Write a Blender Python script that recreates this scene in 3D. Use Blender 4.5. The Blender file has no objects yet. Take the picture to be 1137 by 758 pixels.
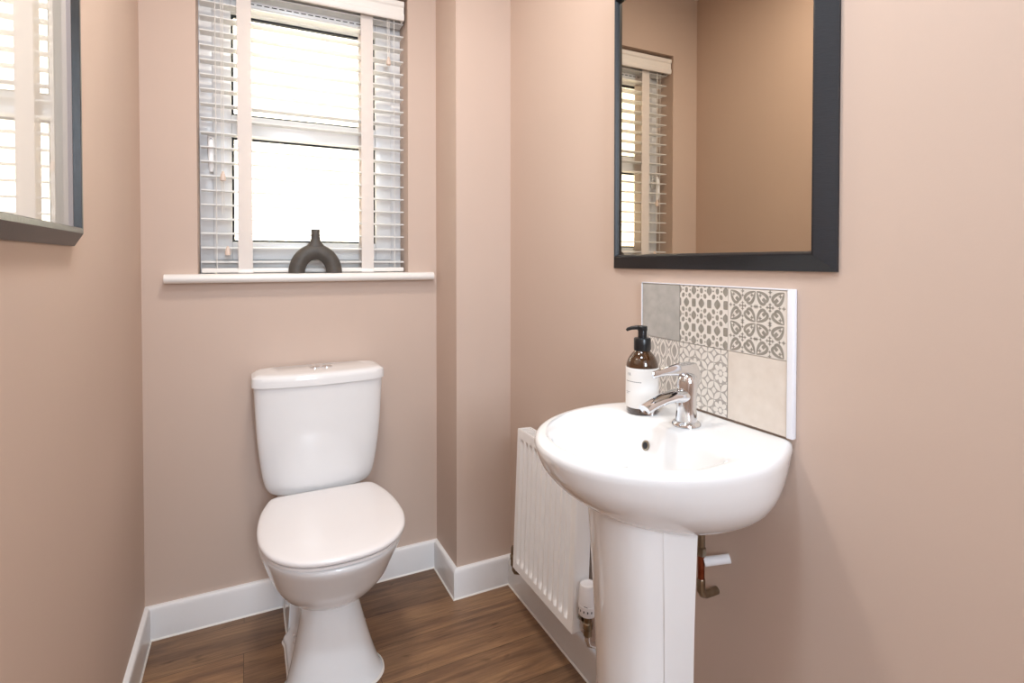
import bpy, bmesh, math, random
from mathutils import Vector, Matrix, Euler
random.seed(7)
S = bpy.context.scene
COL = S.collection
PI = math.pi

# ------------------------------------------------------------------ camera
cd = bpy.data.cameras.new('camera')
cam = bpy.data.objects.new('camera', cd); COL.objects.link(cam)
cam.location = (0.287, -1.9496, 1.15)
cam.rotation_euler = (math.radians(90 - 0.951), 0.0, math.radians(-26.139))
cd.sensor_width = 36.0
cd.lens = 599.03 / 1137 * 36.0
cd.shift_y = -(379.0 - 300.6) / 1137
cd.clip_start = 0.01
S.camera = cam

# ------------------------------------------------------------------ light
S.view_settings.view_transform = 'Standard'
S.view_settings.look = 'None'
S.view_settings.exposure = 0.11
S.view_settings.gamma = 1.0
S.view_settings.use_curve_mapping = False
wd = bpy.data.worlds.new('world'); S.world = wd; wd.use_nodes = True
bg = wd.node_tree.nodes['Background']
bg.inputs[0].default_value = (1.0, 0.985, 0.965, 1); bg.inputs[1].default_value = 8.0


def area(name, loc, rot, size, power, color, shape='DISK', size_y=None):
    l = bpy.data.lights.new(name, 'AREA'); l.shape = shape; l.size = size
    if size_y: l.size_y = size_y
    l.energy = power; l.color = color
    o = bpy.data.objects.new(name, l); COL.objects.link(o)
    o.location = loc; o.rotation_euler = rot
    return o


area('ceiling_lamp_light', (0.46, -0.85, 2.345), (0, 0, 0), 0.22, 10.0, (1.0, 0.94, 0.87))
area('ceiling_lamp_light', (0.36, -1.60, 2.345), (0, 0, 0), 0.22, 10.0, (0.76, 0.93, 1.08))  # second lamp, added for cool light high on the right wall
area('hall_fill_light', (0.36, -3.8, 1.85), (math.radians(84), 0, 0), 0.6, 44.0, (0.76, 0.92, 1.08), 'RECTANGLE', 1.1)  # added frontal fill in the unseen hall; no window stands there

# ------------------------------------------------------------------ constants
W = 1.131          # right wall
BX, BY = 0.926, 0.217   # pipe boxing in the far right corner
SKH, SKT = 0.101, 0.016
H = 2.40
YF = -2.25         # wall behind the camera
WX0, WX1, WZ0, WZ1 = 0.148, 0.819, 1.112, 2.113   # window opening

# ------------------------------------------------------------------ helpers


def lin(c):
    return tuple(((v / 255) / 12.92 if v / 255 <= 0.04045 else ((v / 255 + 0.055) / 1.055) ** 2.4) for v in c) + (1.0,)


def mat(name, color, rough=0.5, metal=0.0, **kw):
    m = bpy.data.materials.new(name); m.use_nodes = True
    b = m.node_tree.nodes['Principled BSDF']
    b.inputs['Base Color'].default_value = lin(color)
    b.inputs['Roughness'].default_value = rough
    b.inputs['Metallic'].default_value = metal
    for k, v in kw.items():
        b.inputs[k].default_value = v
    return m


def nodes(m):
    return m.node_tree.nodes, m.node_tree.links, m.node_tree.nodes['Principled BSDF']


def noisy(m, scale, c1, c2, bump=0.0, detail=4, bscale=None, dist=0.001):
    """two-tone procedural noise colour plus a fine bump"""
    N, L, b = nodes(m)
    tc = N.new('ShaderNodeTexCoord'); n = N.new('ShaderNodeTexNoise')
    n.inputs['Scale'].default_value = scale; n.inputs['Detail'].default_value = detail
    r = N.new('ShaderNodeValToRGB')
    r.color_ramp.elements[0].position = 0.3; r.color_ramp.elements[1].position = 0.7
    r.color_ramp.elements[0].color = lin(c1); r.color_ramp.elements[1].color = lin(c2)
    L.new(tc.outputs['Object'], n.inputs['Vector']); L.new(n.outputs['Fac'], r.inputs['Fac'])
    L.new(r.outputs['Color'], b.inputs['Base Color'])
    if bump:
        n2 = N.new('ShaderNodeTexNoise'); n2.inputs['Scale'].default_value = bscale or scale * 3
        L.new(tc.outputs['Object'], n2.inputs['Vector'])
        bp = N.new('ShaderNodeBump'); bp.inputs['Strength'].default_value = bump
        bp.inputs['Distance'].default_value = dist
        L.new(n2.outputs['Fac'], bp.inputs['Height']); L.new(bp.outputs['Normal'], b.inputs['Normal'])
    return m


def smooth(bm, ang=35):
    t = math.radians(ang)
    for f in bm.faces: f.smooth = True
    for e in bm.edges:
        if len(e.link_faces) == 2 and e.calc_face_angle(0) > t: e.smooth = False


def obj(name, bm, m, parent=None, loc=None, sm=35, fix=True):
    if fix: bmesh.ops.recalc_face_normals(bm, faces=bm.faces)
    if sm: smooth(bm, sm)
    me = bpy.data.meshes.new(name); bm.to_mesh(me); bm.free()
    for x in (m if isinstance(m, (list, tuple)) else [m]): me.materials.append(x)
    o = bpy.data.objects.new(name, me); COL.objects.link(o)
    if parent: o.parent = parent
    if loc: o.location = loc
    return o


def tag(o, label, cat, group=None):
    o['label'] = label; o['category'] = cat
    if group: o['group'] = group
    return o


def thing(name, label, cat, loc=(0, 0, 0), rot=(0, 0, 0), group=None):
    o = bpy.data.objects.new(name, None); COL.objects.link(o)
    o.empty_display_size = 0.05
    o.location = loc; o.rotation_euler = rot
    return tag(o, label, cat, group)


def struct(name, bm, m, parent=None, sm=35, fix=True):
    o = obj(name, bm, m, parent, sm=sm, fix=fix)
    if not parent: o['kind'] = 'structure'
    return o


def box(bm, x0, x1, y0, y1, z0, z1, bev=0.0, seg=2, mi=0):
    vs = [bm.verts.new((x, y, z)) for x in (x0, x1) for y in (y0, y1) for z in (z0, z1)]
    idx = [(0, 1, 3, 2), (4, 6, 7, 5), (0, 4, 5, 1), (2, 3, 7, 6), (0, 2, 6, 4), (1, 5, 7, 3)]
    fs = [bm.faces.new([vs[i] for i in q]) for q in idx]
    for f in fs: f.material_index = mi
    if bev:
        es = list({e for f in fs for e in f.edges})
        r = bmesh.ops.bevel(bm, geom=es, offset=bev, segments=seg, profile=0.5, affect='EDGES', clamp_overlap=True)
        for f in r['faces']: f.material_index = mi
    return fs


def B(*a, **k):
    bm = bmesh.new(); box(bm, *a, **k); return bm


def lathe(bm, prof, c=(0, 0, 0), seg=32, axis='z', mi=0):
    """prof: list of (r, h)"""
    c = Vector(c); rings = []
    for r, h in prof:
        ring = []
        for i in range(seg):
            a = 2 * PI * i / seg; u, v = r * math.cos(a), r * math.sin(a)
            p = {'z': (u, v, h), 'x': (h, u, v), 'y': (u, h, v)}[axis]
            ring.append(bm.verts.new(c + Vector(p)))
        rings.append(ring)
    skin(bm, rings, mi=mi)


def skin(bm, rings, cap0=True, cap1=True, mi=0):
    n = len(rings[0])
    for a, b in zip(rings[:-1], rings[1:]):
        for i in range(n):
            f = bm.faces.new((a[i], a[(i + 1) % n], b[(i + 1) % n], b[i])); f.material_index = mi
    if cap0: bm.faces.new(rings[0][::-1]).material_index = mi
    if cap1: bm.faces.new(rings[-1]).material_index = mi


def tube(bm, pts, rad, seg=12, mi=0, caps=True, ry=None):
    """tube along points; rad number or list; ry: optional list of second radii (flattened section)"""
    P = [Vector(p) for p in pts]; n = len(P)
    R = rad if isinstance(rad, (list, tuple)) else [rad] * n
    R2 = ry if ry else R
    up = None; rings = []
    for i in range(n):
        t = (P[min(i + 1, n - 1)] - P[max(i - 1, 0)]).normalized()
        if up is None:
            up = Vector((0, 0, 1)) if abs(t.z) < 0.9 else Vector((0, 1, 0))
        s = t.cross(up).normalized(); up = s.cross(t).normalized()
        rings.append([bm.verts.new(P[i] + s * (R[i] * math.cos(2 * PI * k / seg)) + up * (R2[i] * math.sin(2 * PI * k / seg)))
                      for k in range(seg)])
    skin(bm, rings, caps, caps, mi)


def extrude_profile(bm, prof, x0, x1, axis='x', mi=0):
    """closed 2-D profile (a,b) swept along an axis. axis x: (a,b)->(y,z); axis y: (a,b)->(x,z); z: (x,y)"""
    def mk(t, a, b):
        return {'x': (t, a, b), 'y': (a, t, b), 'z': (a, b, t)}[axis]
    r0 = [bm.verts.new(mk(x0, a, b)) for a, b in prof]
    r1 = [bm.verts.new(mk(x1, a, b)) for a, b in prof]
    skin(bm, [r0, r1], mi=mi)


def polar(poly, c, N):
    """resample closed polygon by N rays from centre c"""
    out = []; m = len(poly)
    for i in range(N):
        a = 2 * PI * i / N; dx, dy = math.cos(a), math.sin(a); best = None
        for k in range(m):
            x1, y1 = poly[k][0] - c[0], poly[k][1] - c[1]
            x2, y2 = poly[(k + 1) % m][0] - c[0], poly[(k + 1) % m][1] - c[1]
            ex, ey = x2 - x1, y2 - y1; den = dx * ey - dy * ex
            if abs(den) < 1e-12: continue
            t = (x1 * ey - y1 * ex) / den; u = (x1 * dy - y1 * dx) / den
            if t > 0 and -1e-6 <= u <= 1 + 1e-6 and (best is None or t > best): best = t
        out.append((c[0] + dx * best, c[1] + dy * best))
    return out


def catmull(ctrl, per=8, closed=True):
    n = len(ctrl); out = []
    rng = range(n) if closed else range(n - 1)
    for i in rng:
        g = (lambda j: ctrl[j % n]) if closed else (lambda j: ctrl[max(0, min(n - 1, j))])
        p0, p1, p2, p3 = g(i - 1), g(i), g(i + 1), g(i + 2)
        for k in range(per):
            t = k / per
            out.append(tuple(0.5 * ((2 * p1[d]) + (-p0[d] + p2[d]) * t + (2 * p0[d] - 5 * p1[d] + 4 * p2[d] - p3[d]) * t * t +
                                    (-p0[d] + 3 * p1[d] - 3 * p2[d] + p3[d]) * t ** 3) for d in range(len(p1))))
    if not closed: out.append(tuple(ctrl[-1]))
    return out


def interp(keys, z):
    """smooth (monotone-ish catmull) interpolation of rows [z, a, b, c...]"""
    for i in range(len(keys) - 1):
        if keys[i][0] <= z <= keys[i + 1][0]:
            k0, k1, k2, k3 = keys[max(i - 1, 0)], keys[i], keys[i + 1], keys[min(i + 2, len(keys) - 1)]
            h = k2[0] - k1[0]; t = (z - k1[0]) / h; out = []
            for d in range(1, len(k1)):
                s = (k2[d] - k1[d]) / h
                m1 = (k2[d] - k0[d]) / (k2[0] - k0[0]) if k2[0] != k0[0] and i > 0 else s
                m2 = (k3[d] - k1[d]) / (k3[0] - k1[0]) if i + 2 < len(keys) else s
                t2, t3 = t * t, t ** 3
                out.append((2 * t3 - 3 * t2 + 1) * k1[d] + (t3 - 2 * t2 + t) * h * m1 + (-2 * t3 + 3 * t2) * k2[d] + (t3 - t2) * h * m2)
            return out
    return list(keys[-1][1:])


def rings_from(bm, sections):
    """sections: list of (z, [(x,y)...])"""
    return [[bm.verts.new((x, y, z)) for x, y in pts] for z, pts in sections]

# ------------------------------------------------------------------ materials
M = {}
M['wall'] = noisy(mat('wall_paint', (200, 180, 166), 0.75), 3.0, (203, 180, 165), (205, 182, 167), 0.12, 3, 260, 0.0006)
M['ceiling'] = noisy(mat('ceiling_paint', (238, 234, 228), 0.9), 4, (236, 232, 226), (240, 236, 230), 0.1, 2, 200)
M['gloss'] = noisy(mat('gloss_white_woodwork', (244, 241, 240), 0.28), 6, (243, 240, 239), (246, 243, 242), 0.03, 2, 60)
M['sill'] = noisy(mat('sill_white_paint', (240, 234, 228), 0.3), 6, (240, 234, 228), (243, 238, 233), 0.03, 2, 60)
M['ceramic'] = noisy(mat('white_vitreous_china', (238, 237, 236), 0.08), 5, (237, 235, 234), (240, 238, 237))
M['ceramic'].node_tree.nodes['Principled BSDF'].inputs['Coat Weight'].default_value = 0.3
M['seat'] = noisy(mat('seat_white_plastic', (240, 234, 232), 0.22), 5, (240, 234, 232), (242, 237, 235))
M['upvc'] = noisy(mat('white_upvc', (236, 238, 244), 0.25), 5, (249, 248, 248), (251, 250, 250))
M['gasket'] = mat('black_rubber_gasket', (20, 22, 24), 0.6)
M['caulk'] = mat('white_silicone', (246, 240, 232), 0.4)
M['rad'] = noisy(mat('radiator_enamel', (250, 247, 245), 0.3), 5, (249, 246, 244), (251, 249, 247))
M['chrome'] = noisy(mat('chrome', (225, 227, 230), 0.06, 1.0), 9, (222, 224, 228), (230, 232, 235))
M['brass'] = noisy(mat('nickelled_brass', (150, 138, 118), 0.28, 1.0), 30, (128, 112, 90), (170, 160, 142))
M['copper'] = noisy(mat('copper_pipe', (150, 84, 60), 0.35, 1.0), 30, (130, 66, 44), (165, 96, 70))
M['plastic'] = noisy(mat('white_valve_plastic', (232, 228, 228), 0.35), 9, (230, 226, 226), (235, 231, 231))
M['dark'] = mat('dark_mark', (30, 28, 30), 0.6)
M['cordm'] = mat('cord_white', (238, 234, 228), 0.8)
M['tassel'] = mat('tassel_beige', (226, 205, 190), 0.6)
M['trim'] = mat('tile_edge_trim', (236, 236, 242), 0.3)
M['grout'] = mat('grout', (214, 206, 196), 0.8)

# black wood-grained frame
def frame_mat():
    m = mat('black_ash_frame', (22, 23, 27), 0.42)
    N, L, b = nodes(m)
    tc = N.new('ShaderNodeTexCoord'); mp = N.new('ShaderNodeMapping'); mp.inputs['Scale'].default_value = (40, 40, 260)
    n = N.new('ShaderNodeTexNoise'); n.inputs['Scale'].default_value = 2.0; n.inputs['Detail'].default_value = 5
    r = N.new('ShaderNodeValToRGB'); r.color_ramp.elements[0].color = lin((12, 12, 15)); r.color_ramp.elements[1].color = lin((31, 32, 38))
    bp = N.new('ShaderNodeBump'); bp.inputs['Strength'].default_value = 0.25; bp.inputs['Distance'].default_value = 0.0008
    L.new(tc.outputs['Object'], mp.inputs[0]); L.new(mp.outputs[0], n.inputs['Vector'])
    L.new(n.outputs['Fac'], r.inputs[0]); L.new(r.outputs[0], b.inputs['Base Color'])
    L.new(n.outputs['Fac'], bp.inputs['Height']); L.new(bp.outputs[0], b.inputs['Normal'])
    return m
M['frame'] = frame_mat()
M['frame2'] = noisy(mat('dark_taupe_wood_frame', (36, 30, 27), 0.3), 30, (28, 24, 22), (42, 36, 32), 0.2, 5, 200)
M['mirror'] = mat('silvered_mirror', (208, 197, 180), 0.0, 1.0)
M['print'] = mat('glazed_pale_print', (226, 220, 210), 0.0, 0.0)
pb = M['print'].node_tree.nodes['Principled BSDF']
pb.inputs['IOR'].default_value = 1.52; pb.inputs['Coat Weight'].default_value = 1.0
pb.inputs['Coat Roughness'].default_value = 0.0
M['slip'] = mat('pale_grey_slip', (160, 148, 145), 0.5)
M['slipedge'] = mat('blue_black_slip_edge', (46, 52, 62), 0.4)


def translucent_mat(name, col, fac, rough=0.6):
    m = bpy.data.materials.new(name); m.use_nodes = True
    N, L = m.node_tree.nodes, m.node_tree.links
    b = N['Principled BSDF']; b.inputs['Base Color'].default_value = lin(col); b.inputs['Roughness'].default_value = rough
    t = N.new('ShaderNodeBsdfTranslucent'); t.inputs['Color'].default_value = lin(col)
    mx = N.new('ShaderNodeMixShader'); mx.inputs[0].default_value = fac
    L.new(b.outputs[0], mx.inputs[1]); L.new(t.outputs[0], mx.inputs[2]); L.new(mx.outputs[0], N['Material Output'].inputs['Surface'])
    return m
M['slat'] = translucent_mat('white_faux_wood_slat', (252, 251, 249), 0.35, 0.35)
M['tape'] = translucent_mat('cream_ladder_tape', (246, 238, 232), 0.30, 0.8)


def thin_glass():
    m = bpy.data.materials.new('clear_window_glass'); m.use_nodes = True
    N, L = m.node_tree.nodes, m.node_tree.links
    N.remove(N['Principled BSDF'])
    tr = N.new('ShaderNodeBsdfTransparent'); tr.inputs[0].default_value = (0.97, 0.985, 0.98, 1)
    gl = N.new('ShaderNodeBsdfGlossy'); gl.inputs['Roughness'].default_value = 0.0
    fr = N.new('ShaderNodeFresnel'); fr.inputs[0].default_value = 1.45
    mx = N.new('ShaderNodeMixShader')
    L.new(fr.outputs[0], mx.inputs[0]); L.new(tr.outputs[0], mx.inputs[1]); L.new(gl.outputs[0], mx.inputs[2])
    L.new(mx.outputs[0], N['Material Output'].inputs['Surface'])
    return m
M['glass'] = thin_glass()


def floor_mat():
    m = mat('wood_plank_vinyl', (120, 92, 66), 0.42)
    N, L, b = nodes(m)
    tc = N.new('ShaderNodeTexCoord')
    br = N.new('ShaderNodeTexBrick')
    br.inputs['Scale'].default_value = 1.0; br.inputs['Brick Width'].default_value = 0.92
    br.inputs['Row Height'].default_value = 0.152; br.inputs['Mortar Size'].default_value = 0.0007
    br.inputs['Mortar Smooth'].default_value = 0.3
    br.inputs['Color1'].default_value = (0, 0, 0, 1); br.inputs['Color2'].default_value = (1, 1, 1, 1)
    br.inputs['Mortar'].default_value = (0.5, 0.5, 0.5, 1); br.offset = 0.37
    mp0 = N.new('ShaderNodeMapping'); mp0.inputs['Location'].default_value = (0.31, 0.045, 0)
    L.new(tc.outputs['Object'], mp0.inputs[0]); L.new(mp0.outputs[0], br.inputs['Vector'])
    # shift the grain per plank
    sc = N.new('ShaderNodeVectorMath'); sc.operation = 'SCALE'; sc.inputs['Scale'].default_value = 7.3
    L.new(br.outputs['Color'], sc.inputs[0])
    ad = N.new('ShaderNodeVectorMath'); ad.operation = 'ADD'
    L.new(tc.outputs['Object'], ad.inputs[0]); L.new(sc.outputs[0], ad.inputs[1])
    # large, soft tone bands stretched along x
    def nz(scl, s, det, rough=0.6, dist=0.0):
        mp = N.new('ShaderNodeMapping'); mp.inputs['Scale'].default_value = scl
        L.new(ad.outputs[0], mp.inputs[0])
        n = N.new('ShaderNodeTexNoise'); n.inputs['Scale'].default_value = s; n.inputs['Detail'].default_value = det
        n.inputs['Roughness'].default_value = rough; n.inputs['Distortion'].default_value = dist
        L.new(mp.outputs[0], n.inputs['Vector']); return n
    n1 = nz((1.3, 9, 1), 2.2, 5, 0.55, 0.6)
    n2 = nz((3.0, 70, 1), 2.0, 6, 0.7, 0.3)
    n3 = nz((5, 16, 1), 1.6, 3, 0.5, 1.2)
    r1 = N.new('ShaderNodeValToRGB'); cr = r1.color_ramp
    cr.elements[0].position = 0.28; cr.elements[0].color = lin((112, 84, 66))
    cr.elements[1].position = 0.72; cr.elements[1].color = lin((172, 134, 98))
    e = cr.elements.new(0.5); e.color = lin((146, 112, 84))
    L.new(n1.outputs['Fac'], r1.inputs[0])
    r2 = N.new('ShaderNodeValToRGB'); cr = r2.color_ramp
    cr.elements[0].position = 0.30; cr.elements[0].color = (0.52, 0.50, 0.48, 1)
    cr.elements[1].position = 0.62; cr.elements[1].color = (1.06, 1.05, 1.04, 1)
    L.new(n2.outputs['Fac'], r2.inputs[0])
    m1 = N.new('ShaderNodeMixRGB'); m1.blend_type = 'MULTIPLY'; m1.inputs[0].default_value = 0.8
    L.new(r1.outputs[0], m1.inputs[1]); L.new(r2.outputs[0], m1.inputs[2])
    # dark smudges and knots
    r3 = N.new('ShaderNodeValToRGB'); cr = r3.color_ramp
    cr.elements[0].position = 0.22; cr.elements[0].color = (0.30, 0.27, 0.25, 1)
    cr.elements[1].position = 0.36; cr.elements[1].color = (1, 1, 1, 1)
    L.new(n3.outputs['Fac'], r3.inputs[0])
    m2 = N.new('ShaderNodeMixRGB'); m2.blend_type = 'MULTIPLY'; m2.inputs[0].default_value = 0.75
    L.new(m1.outputs[0], m2.inputs[1]); L.new(r3.outputs[0], m2.inputs[2])
    # plank tone
    r4 = N.new('ShaderNodeValToRGB'); r4.color_ramp.elements[0].color = (0.80, 0.80, 0.82, 1); r4.color_ramp.elements[1].color = (1.1, 1.07, 1.03, 1)
    L.new(br.outputs['Color'], r4.inputs[0])
    m3 = N.new('ShaderNodeMixRGB'); m3.blend_type = 'MULTIPLY'; m3.inputs[0].default_value = 1.0
    L.new(m2.outputs[0], m3.inputs[1]); L.new(r4.outputs[0], m3.inputs[2])
    # seams
    m4 = N.new('ShaderNodeMixRGB'); m4.blend_type = 'MIX'; m4.inputs[2].default_value = lin((66, 48, 36))
    L.new(br.outputs['Fac'], m4.inputs[0]); L.new(m3.outputs[0], m4.inputs[1])
    L.new(m4.outputs[0], b.inputs['Base Color'])
    bp = N.new('ShaderNodeBump'); bp.inputs['Strength'].default_value = 0.2; bp.inputs['Distance'].default_value = 0.001
    L.new(n2.outputs['Fac'], bp.inputs['Height']); L.new(bp.outputs[0], b.inputs['Normal'])
    return m
M['floor'] = floor_mat()

# ------------------------------------------------------------------ room shell
struct('floor', B(-0.1, W + 0.1, -4.0, 0.12, -0.08, 0.0), M['floor'], sm=0)
struct('ceiling', B(-0.1, W + 0.1, -4.0, 0.2, H, H + 0.08), M['ceiling'], sm=0)
struct('wall_left', B(-0.1, 0.0, -4.0, 0.2, 0.0, H), M['wall'], sm=0)
struct('wall_right', B(W, W + 0.1, -4.0, 0.2, 0.0, H), M['wall'], sm=0)
bm = bmesh.new()   # window wall with its opening
box(bm, 0.0, WX0, 0, 0.2, 0, H); box(bm, WX1, W, 0, 0.2, 0, H)
box(bm, WX0, WX1, 0, 0.2, 0, WZ0 - 0.028); box(bm, WX0, WX1, 0, 0.2, WZ1, H)
struct('wall_back', bm, M['wall'], sm=0)
struct('wall_corner', B(BX, W, -BY, 0.0, 0.0, H, ), M['wall'], sm=0)
bm = bmesh.new()   # wall behind the camera with an open doorway to the hall
DX0, DX1 = 0.16, 0.96
box(bm, 0.0, DX0, YF - 0.1, YF, 0, H); box(bm, DX1, W, YF - 0.1, YF, 0, H); box(bm, DX0, DX1, YF - 0.1, YF, 2.20, H)
struct('wall_front', bm, M['wall'], sm=0)
struct('wall_hall', B(-0.1, W + 0.1, -4.1, -4.0, 0, H), M['wall'], sm=0)

# outside: neighbouring rendered wall and paving, seen only through the window
M['render'] = noisy(mat('cream_render', (250, 240, 218), 0.9), 2, (248, 238, 215), (252, 243, 223), 0.2, 4, 60)
M['paving'] = noisy(mat('grey_paving', (140, 134, 126), 0.9), 3, (128, 122, 115), (150, 145, 138), 0.2, 5, 40)
struct('wall_outside', B(-9, 10, 5.0, 5.2, -0.6, 6.5), M['render'], sm=0)
struct('ground_outside', B(-9, 10, 0.21, 5.0, -0.7, -0.6), M['paving'], sm=0)

# skirting: profile with an eased top, a bead of sealant along the floor
def skirt(name, p0, p1, nrm, m0=0, m1=0):
    """p0->p1 along the wall, nrm = into the room; m0/m1 = mitre at the ends (+1 outer, -1 inner)"""
    p0, p1, nrm = Vector(p0), Vector(p1), Vector(nrm); d = (p1 - p0).normalized()
    prof = [(0, 0), (SKT, 0), (SKT, SKH - 0.014), (SKT - 0.002, SKH - 0.006), (SKT - 0.006, SKH - 0.001), (SKT - 0.010, SKH), (0, SKH)]
    bm = bmesh.new()
    rings = []
    for base, s, mm in ((p0, -1, m0), (p1, 1, m1)):
        rings.append([bm.verts.new((base + nrm * a + d * (s * mm * a) + Vector((0, 0, z)))[:]) for a, z in prof])
    skin(bm, rings)
    prof2 = [(SKT, 0), (SKT + 0.0035, 0), (SKT + 0.003, 0.0022), (SKT, 0.0042)]
    rings = []
    for base, s, mm in ((p0, -1, m0), (p1, 1, m1)):
        rings.append([bm.verts.new((base + nrm * a + d * (s * mm * a) + Vector((0, 0, z + 0.0002)))[:]) for a, z in prof2])
    skin(bm, rings, mi=1)
    return struct(name, bm, [M['gloss'], M['caulk']], sm=50)

skirt('baseboard_left', (0, YF, 0), (0, 0, 0), (1, 0, 0), 0, -1)
skirt('baseboard_back', (0, 0, 0), (BX, 0, 0), (0, -1, 0), -1, -1)
skirt('baseboard_boxing_side', (BX, 0, 0), (BX, -BY, 0), (-1, 0, 0), -1, 1)
skirt('baseboard_boxing_front', (BX, -BY, 0), (W, -BY, 0), (0, -1, 0), 1, -1)
skirt('baseboard_right', (W, -BY, 0), (W, YF, 0), (-1, 0, 0), -1, 0)

# ------------------------------------------------------------------ window
win = bpy.data.objects.new('window_1', None); COL.objects.link(win); win['kind'] = 'structure'
FY = 0.098  # inner face of the frame
bm = bmesh.new()
fx0, fx1, fz0, fz1 = WX0, WX1, WZ0, WZ1
def ringbox(bm, x0, x1, z0, z1, w, y0, y1, bev=0.003, wl=None, wr=None, wt=None, wb=None):
    wl = wl or w; wr = wr or w; wt = wt or w; wb = wb or w
    box(bm, x0, x0 + wl, y0, y1, z0, z1, bev); box(bm, x1 - wr, x1, y0, y1, z0, z1, bev)
    box(bm, x0 + wl, x1 - wr, y0, y1, z0, z0 + wb, bev); box(bm, x0 + wl, x1 - wr, y0, y1, z1 - wt, z1, bev)
ringbox(bm, fx0, fx1, fz0, fz1, 0.045, FY + 0.012, 0.17, wt=0.07, wb=0.05)
obj('window_frame', bm, M['upvc'], win)
PX0, PX1 = 0.243, 0.722
bm = bmesh.new()
ringbox(bm, fx0 + 0.04, fx1 - 0.04, fz0 + 0.045, fz1 - 0.065, 0.05, FY, 0.155, wl=PX0 - fx0 - 0.04, wr=fx1 - 0.04 - PX1, wt=fz1 - 0.065 - 1.985, wb=1.218 - fz0 - 0.045)
box(bm, PX0, PX1, FY + 0.004, 0.155, 1.573, 1.645, 0.003)
obj('sash', bm, M['upvc'], win)
for z0, z1 in ((1.218, 1.573), (1.645, 1.985)):
    bm = bmesh.new()
    g = 0.0070
    ringbox(bm, PX0, PX1, z0, z1, g, 0.116, 0.130, 0.0)
    gk = obj('glazing_gasket', bm, M['gasket'], win, sm=0)
    gk['label'] = 'thin black rubber glazing gasket'
    bm = bmesh.new(); box(bm, PX0 + g * 0.5, PX1 - g * 0.5, 0.124, 0.128, z0 + g * 0.5, z1 - g * 0.5)
    obj('window_glass', bm, M['glass'], win, sm=0)
# trickle vent at the head and lever handle on the left stile
bm = bmesh.new(); box(bm, 0.26, 0.70, FY - 0.012, FY + 0.012, 2.008, 2.034, 0.004)
for k in range(18):
    x = 0.275 + k * 0.0235; box(bm, x, x + 0.016, FY - 0.0125, FY - 0.011, 2.018, 2.021, mi=1)
obj('trickle_vent', bm, [M['upvc'], M['dark']], win)
bm = bmesh.new()
box(bm, 0.172, 0.196, FY - 0.012, FY + 0.001, 1.50, 1.58, 0.005)
tube(bm, [(0.184, FY - 0.01, 1.545), (0.184, FY - 0.034, 1.545)], 0.009, 14)
tube(bm, [(0.184, FY - 0.03, 1.555), (0.184, FY - 0.036, 1.52), (0.184, FY - 0.036, 1.46), (0.184, FY - 0.032, 1.445)], [0.009, 0.010, 0.008, 0.006], 12)
lathe(bm, [(0.0035, 0), (0.0035, 0.0008)], (0.184, FY - 0.0400, 1.548), 12, 'y', 1)
obj('window_handle', bm, [M['upvc'], M['dark']], win)
# sill board with rounded nose and ears
bm = bmesh.new()
nose = [(-0.026, 1.084), (-0.0335, 1.0862), (-0.038, 1.092), (-0.0395, 1.098), (-0.038, 1.104), (-0.0335, 1.1098), (-0.026, 1.112)]
extrude_profile(bm, nose + [(-0.0005, 1.112), (-0.0005, 1.084)], 0.061, 0.906)
box(bm, WX0 + 0.0005, WX1 - 0.0005, -0.001, FY + 0.02, 1.0842, 1.112)
obj('window_sill', bm, M['sill'], win, sm=40)

# ------------------------------------------------------------------ venetian blind
bl = thing('venetian_blind', 'white wooden venetian blind with cream tapes hanging in the window recess', 'blind', (0.484, 0.06, 2.13))
def bobj(name, bm, m): # shapes are written in world coordinates
    bmesh.ops.translate(bm, verts=bm.verts, vec=Vector((-0.484, -0.06, -2.13)))
    return obj(name, bm, m, bl)
SX0, SX1 = 0.153, 0.814
bm = bmesh.new()
prof = [(y, z - 0.027) for y, z in [(0.010, 2.058), (0.006, 2.064), (0.006, 2.078), (0.010, 2.082), (0.010, 2.104), (0.005, 2.110), (0.005, 2.124), (0.011, 2.128), (0.018, 2.128), (0.018, 2.058)]]
extrude_profile(bm, prof, SX0, SX1 - 0.006)
for x in (SX0, SX1 - 0.012): box(bm, x, x + 0.006, 0.016, 0.055, 2.031, 2.101, 0.001)
bobj('pelmet', bm, M['sill'])
bm = bmesh.new(); box(bm, SX0 + 0.008, SX1 - 0.008, 0.028, 0.084, 2.044, 2.098, 0.002)
bobj('head_rail', bm, M['sill'])
zt, zb, ns = 2.029, 1.150, 20
for k in range(ns):
    z = zt + (zb - zt) * k / (ns - 1)
    bm = bmesh.new()
    prof = []
    for s in range(7):
        u = s / 6; prof.append((0.036 + 0.048 * u, z + 0.0022 * math.sin(PI * u) + 0.0018 + (u - .5) * 0.0015))
    for s in range(7):
        u = 1 - s / 6; prof.append((0.036 + 0.048 * u, z + 0.0022 * math.sin(PI * u) - 0.0018 + (u - .5) * 0.0015))
    extrude_profile(bm, prof, SX0 + 0.002, SX1 - 0.002)
    bobj('slat', bm, M['slat'])
bm = bmesh.new(); box(bm, SX0 + 0.002, SX1 - 0.002, 0.034, 0.086, 1.1145, 1.130, 0.004)
bobj('bottom_rail', bm, M['sill'])
for xc in (0.2825, 0.679):
    for y in (0.0335, 0.0868):
        bm = bmesh.new()
        ys = y + 0.0
        box(bm, xc - 0.0215, xc + 0.0215, ys - 0.0005, ys + 0.0005, 1.118, 2.046)
        bobj('ladder_tape', bm, M['tape'])
    bm = bmesh.new(); box(bm, xc - 0.0225, xc + 0.0225, 0.0315, 0.0345, 1.1135, 1.126, 0.001)
    tube(bm, [(xc, 0.0318, 1.118), (xc, 0.0305, 1.118)], 0.003, 10)
    bobj('tape_clip', bm, M['sill'])
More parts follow.
